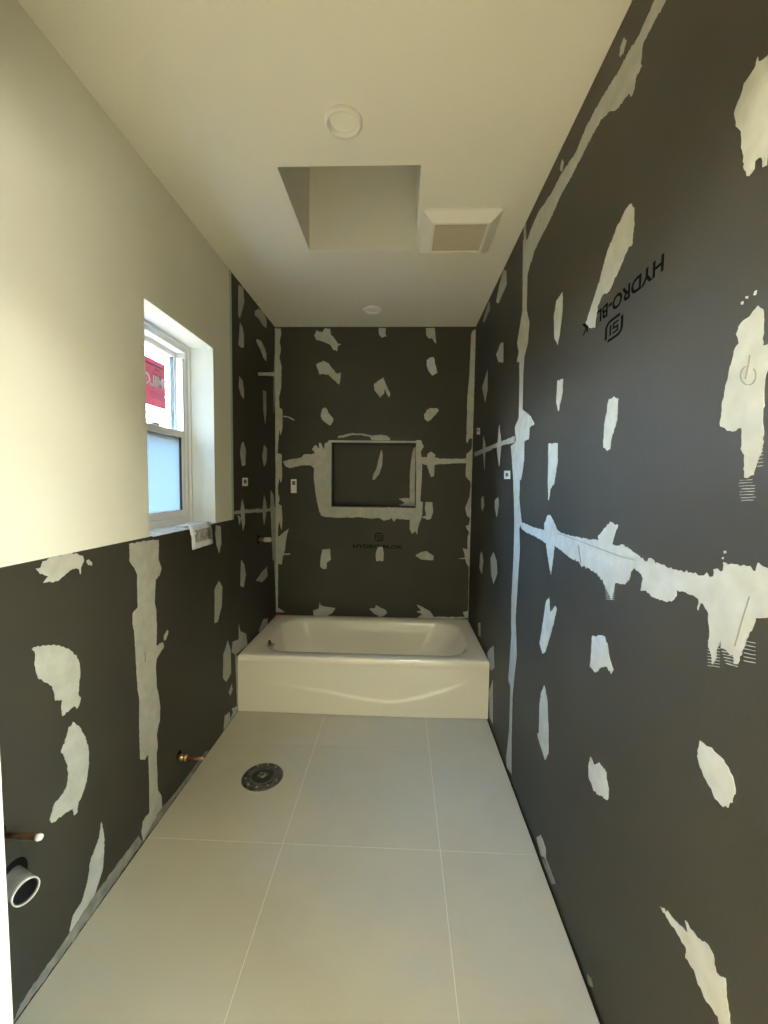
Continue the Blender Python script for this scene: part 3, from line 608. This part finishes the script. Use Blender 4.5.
# end walls of the tub body, hidden against the room walls
for a, b in ((tx0+.02, tx0+.05), (tx1-.05, tx1-.02)): under(tub, box('support', a, b, ty0+.03, ty1-.02, .002, RZ-.05, 'porcelain'))
p = Vector((tx0+.140, ty0+.42, RZ-.085))
d_ = ray(268.5, 645.5); s_ = (tx0+.128-CAM.x)/d_.x; p = CAM+d_*s_
ov = under(tub, lathe_obj('overflow_plate', [(0, .034), (.008, .033), (.013, .028), (.014, .014), (.030, .009), (.036, .004), (.037, 0), (0, 0)], axis(p+Vector((.006, 0, 0)), (1, 0, .12)), 'chrome', n=28))
o = lathe_obj('drain', [(0, .006), (.012, .006), (.014, .003), (.030, .003), (.034, 0), (0, 0)], axis((tx0+.36, cy, RZ-.2995), (0, 0, 1)), 'chrome', n=28); under(tub, o)
# red strip of tape on the tub's back left corner
o = under(tub, boxes('red_tape', [(tx0, tx0+.11, ty1-.006, ty1-.002, RZ-.002, RZ+.016), (tx0, tx0+.004, ty1-.22, ty1-.006, RZ-.002, RZ+.012)], 'red_strip')); o['label'] = 'dark red tape strip'

# ------------------------------------------------------------------ plumbing
def stub(name, base_px, tip_px, r, wall_x=XL):
    b = onx(*base_px, wall_x); d = ray(*tip_px); t = b.y/d.y; tip = CAM+d*t
    return b, tip
def pipe_profile(r, L, cap=True):
    return [(0, 0), (r, 0), (r, L-.004), (r*.8, L), (0, L)] if cap else [(r, 0), (r, L), (r*.86, L), (r*.86, L-.05), (0, L-.05)]
# shower arm stub
b_, tip = stub('shower', (258.5, 374), (273.5, 373.6), .011); L = (tip-b_).length
s1 = tag(empty('shower_pipe', b_), 'short pale pipe sticking out high on the wall above the tub', 'pipe')
under(s1, lathe_obj('pipe', pipe_profile(.0105, L+.01), axis(b_-Vector((.01, 0, 0)), (1, 0, 0)), 'solder', n=20))
under(s1, lathe_obj('cap', [(0, 0), (.0135, 0), (.0135, .02), (.011, .024), (0, .024)], axis((b_.x+L-.02, b_.y, b_.z), (1, 0, 0)), 'solder', n=20))
# tub spout stub
b_, tip = stub('spout', (258.5, 539.5), (271.2, 540.2), .011); L = (tip-b_).length
s2 = tag(empty('tub_spout_pipe', b_), 'capped copper stub in a dark cutout low on the wall above the tub', 'pipe')
under(s2, lathe_obj('cutout', [(0, .0012), (.030, .0012), (.032, 0), (0, 0)], axis(b_, (1, 0, 0)), 'hole', n=28))
under(s2, lathe_obj('pipe', pipe_profile(.012, L-.035), axis(b_, (1, 0, 0)), 'copper', n=20))
under(s2, lathe_obj('cap', [(0, 0), (.017, 0), (.0175, .035), (.015, .044), (0, .046)], axis((b_.x+L-.046, b_.y, b_.z), (1, 0, 0)), 'pvc', n=24))
# toilet supply stub
b_, tip = stub('toilet', (178.5, 757.5), (203.5, 758), .009); L = (tip-b_).length
s3 = tag(empty('toilet_supply_pipe', b_), 'short copper pipe with brass fitting low on the left wall near the drain flange', 'pipe')
under(s3, lathe_obj('cutout', [(0, .0012), (.020, .0012), (.021, 0), (0, 0)], axis((b_.x, b_.y+.004, b_.z+.006), (1, 0, 0)), 'hole', n=24))
under(s3, lathe_obj('pipe', pipe_profile(.0085, L), axis(b_, (1, 0, 0)), 'copper', n=20))
under(s3, lathe_obj('fitting', [(0, 0), (.014, 0), (.014, .018), (.011, .022), (.011, .028), (.014, .03), (.014, .036), (0, .036)], axis(b_, (1, 0, 0)), 'brass', n=20))
# vanity supply pipe
b_, tip = stub('vanity', (-2, 835.3), (40.5, 836), .01); L = (tip-b_).length
s4 = tag(empty('vanity_supply_pipe', b_), 'thin copper pipe with a bright tip above the white drain pipe', 'pipe')
under(s4, lathe_obj('pipe', pipe_profile(.0070, L-.004), axis(b_, (1, 0, 0)), 'copper', n=18))
under(s4, lathe_obj('solder_tip', [(0, -.006), (.0075, -.006), (.0085, .0), (.0065, .007), (0, .010)], axis((b_.x+L-.004, b_.y, b_.z), (1, 0, 0)), 'pvc', n=18))
under(s4, lathe_obj('cutout', [(0, .0012), (.020, .0012), (.021, 0), (0, 0)], axis(b_, (1, 0, 0)), 'hole', n=24))
# vanity drain pipe
ax_ = Vector((1, -.42, 0)).normalized(); mouth = onx(26, 891.5, XL+.062); L = .085; b0 = mouth - ax_*L
b_ = Vector((XL, mouth.y+.026, mouth.z))
s5 = tag(empty('vanity_drain_pipe', b_), 'open drain pipe with a white rim projecting from the left wall by the doorway', 'pipe')
under(s5, lathe_obj('pipe', [(.0290, 0), (.0290, L), (.0265, L), (.0265, .01), (0, .01)], axis(b0, ax_), 'grey_pipe', n=36))
under(s5, lathe_obj('pipe_rim', [(.0292, L-.006), (.0300, L-.002), (.0298, L+.002), (.0272, L+.002), (.0268, L-.004)], axis(b0, ax_), 'pvc', n=36))
under(s5, lathe_obj('pipe_lining', [(.0263, L-.004), (.0260, .012), (0, .012)], axis(b0, ax_), 'abs_black', n=36))
under(s5, lathe_obj('cutout', [(0, .0012), (.046, .0012), (.047, 0), (0, 0)], axis(b_, (1, 0, 0)), 'hole', n=28))
# toilet flange in the floor
c = onz(262.5, 776.5, .004); c.z = 0
s6 = tag(empty('toilet_flange', c), 'round black toilet drain flange set in the beige floor tiles', 'flange')
Mz = Matrix.Translation(c) @ Matrix.Diagonal((1.07, 1.07, 1, 1))
under(s6, lathe_obj('ring', [(.048, .004), (.052, .009), (.060, .0095), (.063, .006), (.070, .006), (.072, .009), (.086, .008), (.090, .004), (.090, .0005), (.048, .0005)], Mz, 'worn_plastic', n=56))
under(s6, lathe_obj('grout_rim', [(.089, .0022), (.092, .0018), (.0930, .0003)], Mz, 'tile', n=56))
under(s6, lathe_obj('plug', [(0, .004), (.020, .0055), (.030, .003), (.044, .0015), (.048, .004)], Mz, 'abs_black', n=40))
for k in range(10):
    a = k*2*math.pi/10+.3
    q = c+Vector((.078*math.cos(a), .078*math.sin(a), .0075))
    under(s6, lathe_obj('bolt', [(0, .006), (.0035, .005), (.005, .002), (.005, 0), (0, 0)], Matrix.Translation(q), 'dirty_metal', n=12))
bm = bmesh.new()
for k in range(16):
    a = random.uniform(0, 6.28); r = random.uniform(0, .024); q = c+Vector((r*math.cos(a), r*math.sin(a), .005))
    bmesh.ops.create_icosphere(bm, subdivisions=1, radius=random.uniform(.004, .008), matrix=Matrix.Translation(q) @ Matrix.Diagonal((1, 1, .6, 1)))
o = under(s6, link('plug_debris', bm, 'dirty_metal')); o['kind'] = 'stuff'

# ------------------------------------------------------------------ ceiling fittings
def downlight(px, py, r, label):
    c = onz(px, py, H); t = tag(empty('recessed_light', c), label, 'light', 'recessed ceiling lights')
    M = axis(c, (0, 0, -1))
    under(t, lathe_obj('trim', [(r, 0), (r, .006), (r*.96, .011), (r*.86, .014), (r*.78, .012), (r*.72, .002), (r*.66, -.014)], M, 'white_plastic', n=56))
    under(t, lathe_obj('lens', [(r*.68, -.012), (r*.5, -.009), (0, -.007)], M, 'lens', n=48))
downlight(343.5, 121, .062, 'round recessed light nearest the camera, in front of the skylight opening')
downlight(372.5, 309.5, .062, 'small round recessed light over the bathtub by the back wall')
P4 = [onz(x, y, H) for x, y in ((425, 207.5), (504.5, 208), (487, 251), (418.5, 251))]
fx0 = (P4[0].x+P4[3].x)/2; fx1 = (P4[1].x+P4[2].x)/2; fy0 = (P4[0].y+P4[1].y)/2; fy1 = (P4[2].y+P4[3].y)/2
fan = tag(empty('exhaust_fan', ((fx0+fx1)/2, (fy0+fy1)/2, H)), 'square exhaust fan with raised cream cover and tan grille beside the skylight opening', 'exhaust fan')
bm = bmesh.new()
def rect_ring(i, z): return [bm.verts.new(v) for v in ((fx0+i, fy0+i, z), (fx1-i, fy0+i, z), (fx1-i, fy1-i, z), (fx0+i, fy1-i, z))]
rg = [rect_ring(0, H), rect_ring(0, H-.008), rect_ring(.006, H-.012), rect_ring(.045, H-.036), rect_ring(.056, H-.036), rect_ring(.058, H-.026)]
for a, b in zip(rg, rg[1:]):
    for i in range(4): bm.faces.new((a[i], a[(i+1) % 4], b[(i+1) % 4], b[i]))
under(fan, link('cover_frame', bm, 'white_plastic'))
gx0, gx1, gy0, gy1 = fx0+.057, fx1-.057, fy0+.057, fy1-.057
gr = under(fan, box('grille', gx0, gx1, gy0, gy1, H-.028, H-.002, 'grille'))
bm = bmesh.new(); ns = 22
for k in range(ns):
    y = gy0+(gy1-gy0)*(k+.5)/ns; bx(bm, gx0, gx1, y-.0022, y+.0022, H-.031, H-.0275)
o = link('grille_slat', bm, 'grille'); o.parent = gr; o['kind'] = 'stuff'; o.matrix_parent_inverse = gr.matrix_parent_inverse.copy() if False else Matrix.Translation(-Vector(fan.location))
o.matrix_parent_inverse = Matrix.Identity(4)

# ------------------------------------------------------------------ film and packet on the window sill
def sheet(name, fn, nu, nv, m, thick):
    bm = bmesh.new(); gtop = [[bm.verts.new(fn(i/nu, j/nv, thick)) for j in range(nv+1)] for i in range(nu+1)]
    gbot = [[bm.verts.new(fn(i/nu, j/nv, 0)) for j in range(nv+1)] for i in range(nu+1)]
    for i in range(nu):
        for j in range(nv):
            bm.faces.new((gtop[i][j], gtop[i+1][j], gtop[i+1][j+1], gtop[i][j+1])); bm.faces.new((gbot[i][j], gbot[i][j+1], gbot[i+1][j+1], gbot[i+1][j]))
    for i in range(nu):
        for j in (0, nv): bm.faces.new((gtop[i][j], gtop[i+1][j], gbot[i+1][j], gbot[i][j]))
    for j in range(nv):
        for i in (0, nu): bm.faces.new((gtop[i][j], gtop[i][j+1], gbot[i][j+1], gbot[i][j]))
    return link(name, bm, m, smooth=True)
RW = [[random.uniform(-1, 1) for _ in range(40)] for _ in range(40)]
def film_fn(u, v, t):
    x = FX1+.012 + (XL+.008-FX1-.012)*u; y = WY0+.01 + (WY1-.05-WY0)*v
    z = WZ0+.0005 + t + .004*(1+math.sin(v*37+3*u))*(.3+.7*abs(RW[int(u*8)][int(v*22)]))*min(1, 6*u*(1-u)+.2)
    if u > .98: z -= .004
    return (x, y+.008*RW[int(v*20)][3]*u, z)
o = sheet('protective_film', film_fn, 8, 30, 'film', .001)
tag(o, 'crumpled pale protective film lying on the window sill', 'plastic film')
q = [onx(x, y, XL+.006) for x, y in ((187, 531), (209, 527), (212, 545), (193, 551))]
PY0 = (q[0].y+q[3].y)/2-.025; PY1 = (q[1].y+q[2].y)/2-.025; PZ = (q[2].z+q[3].z)/2
def pk_fn(u, v, t):      # lies on the sill, folds over the edge and hangs down
    tot = .05 + (WZ0-PZ); s = u*tot; y = PY0+(PY1-PY0)*v + .010*u
    if s < .05: return (XL-.042+s, y, WZ0+.014+t)
    hh = s-.05
    return (XL+.011+t+.012*math.sin(min(1, hh/.06)*math.pi*.5) + .002*RW[int(v*6)][int(u*10)], y, WZ0+.012-hh)
pk = tag(empty('plastic_packet', (XL+.01, (PY0+PY1)/2, WZ0)), 'clear plastic packet with printed paper hanging over the sill edge', 'packet')
under(pk, sheet('pouch', pk_fn, 16, 6, 'film', .003))
def pr_fn(u, v, t):
    a = .46+.36*u; P = pk_fn(a, .12+.76*v, 0); return (P[0]+.0036+t, P[1], P[2])
under(pk, sheet('printed_card', pr_fn, 8, 4, 'packet_print', .0008))
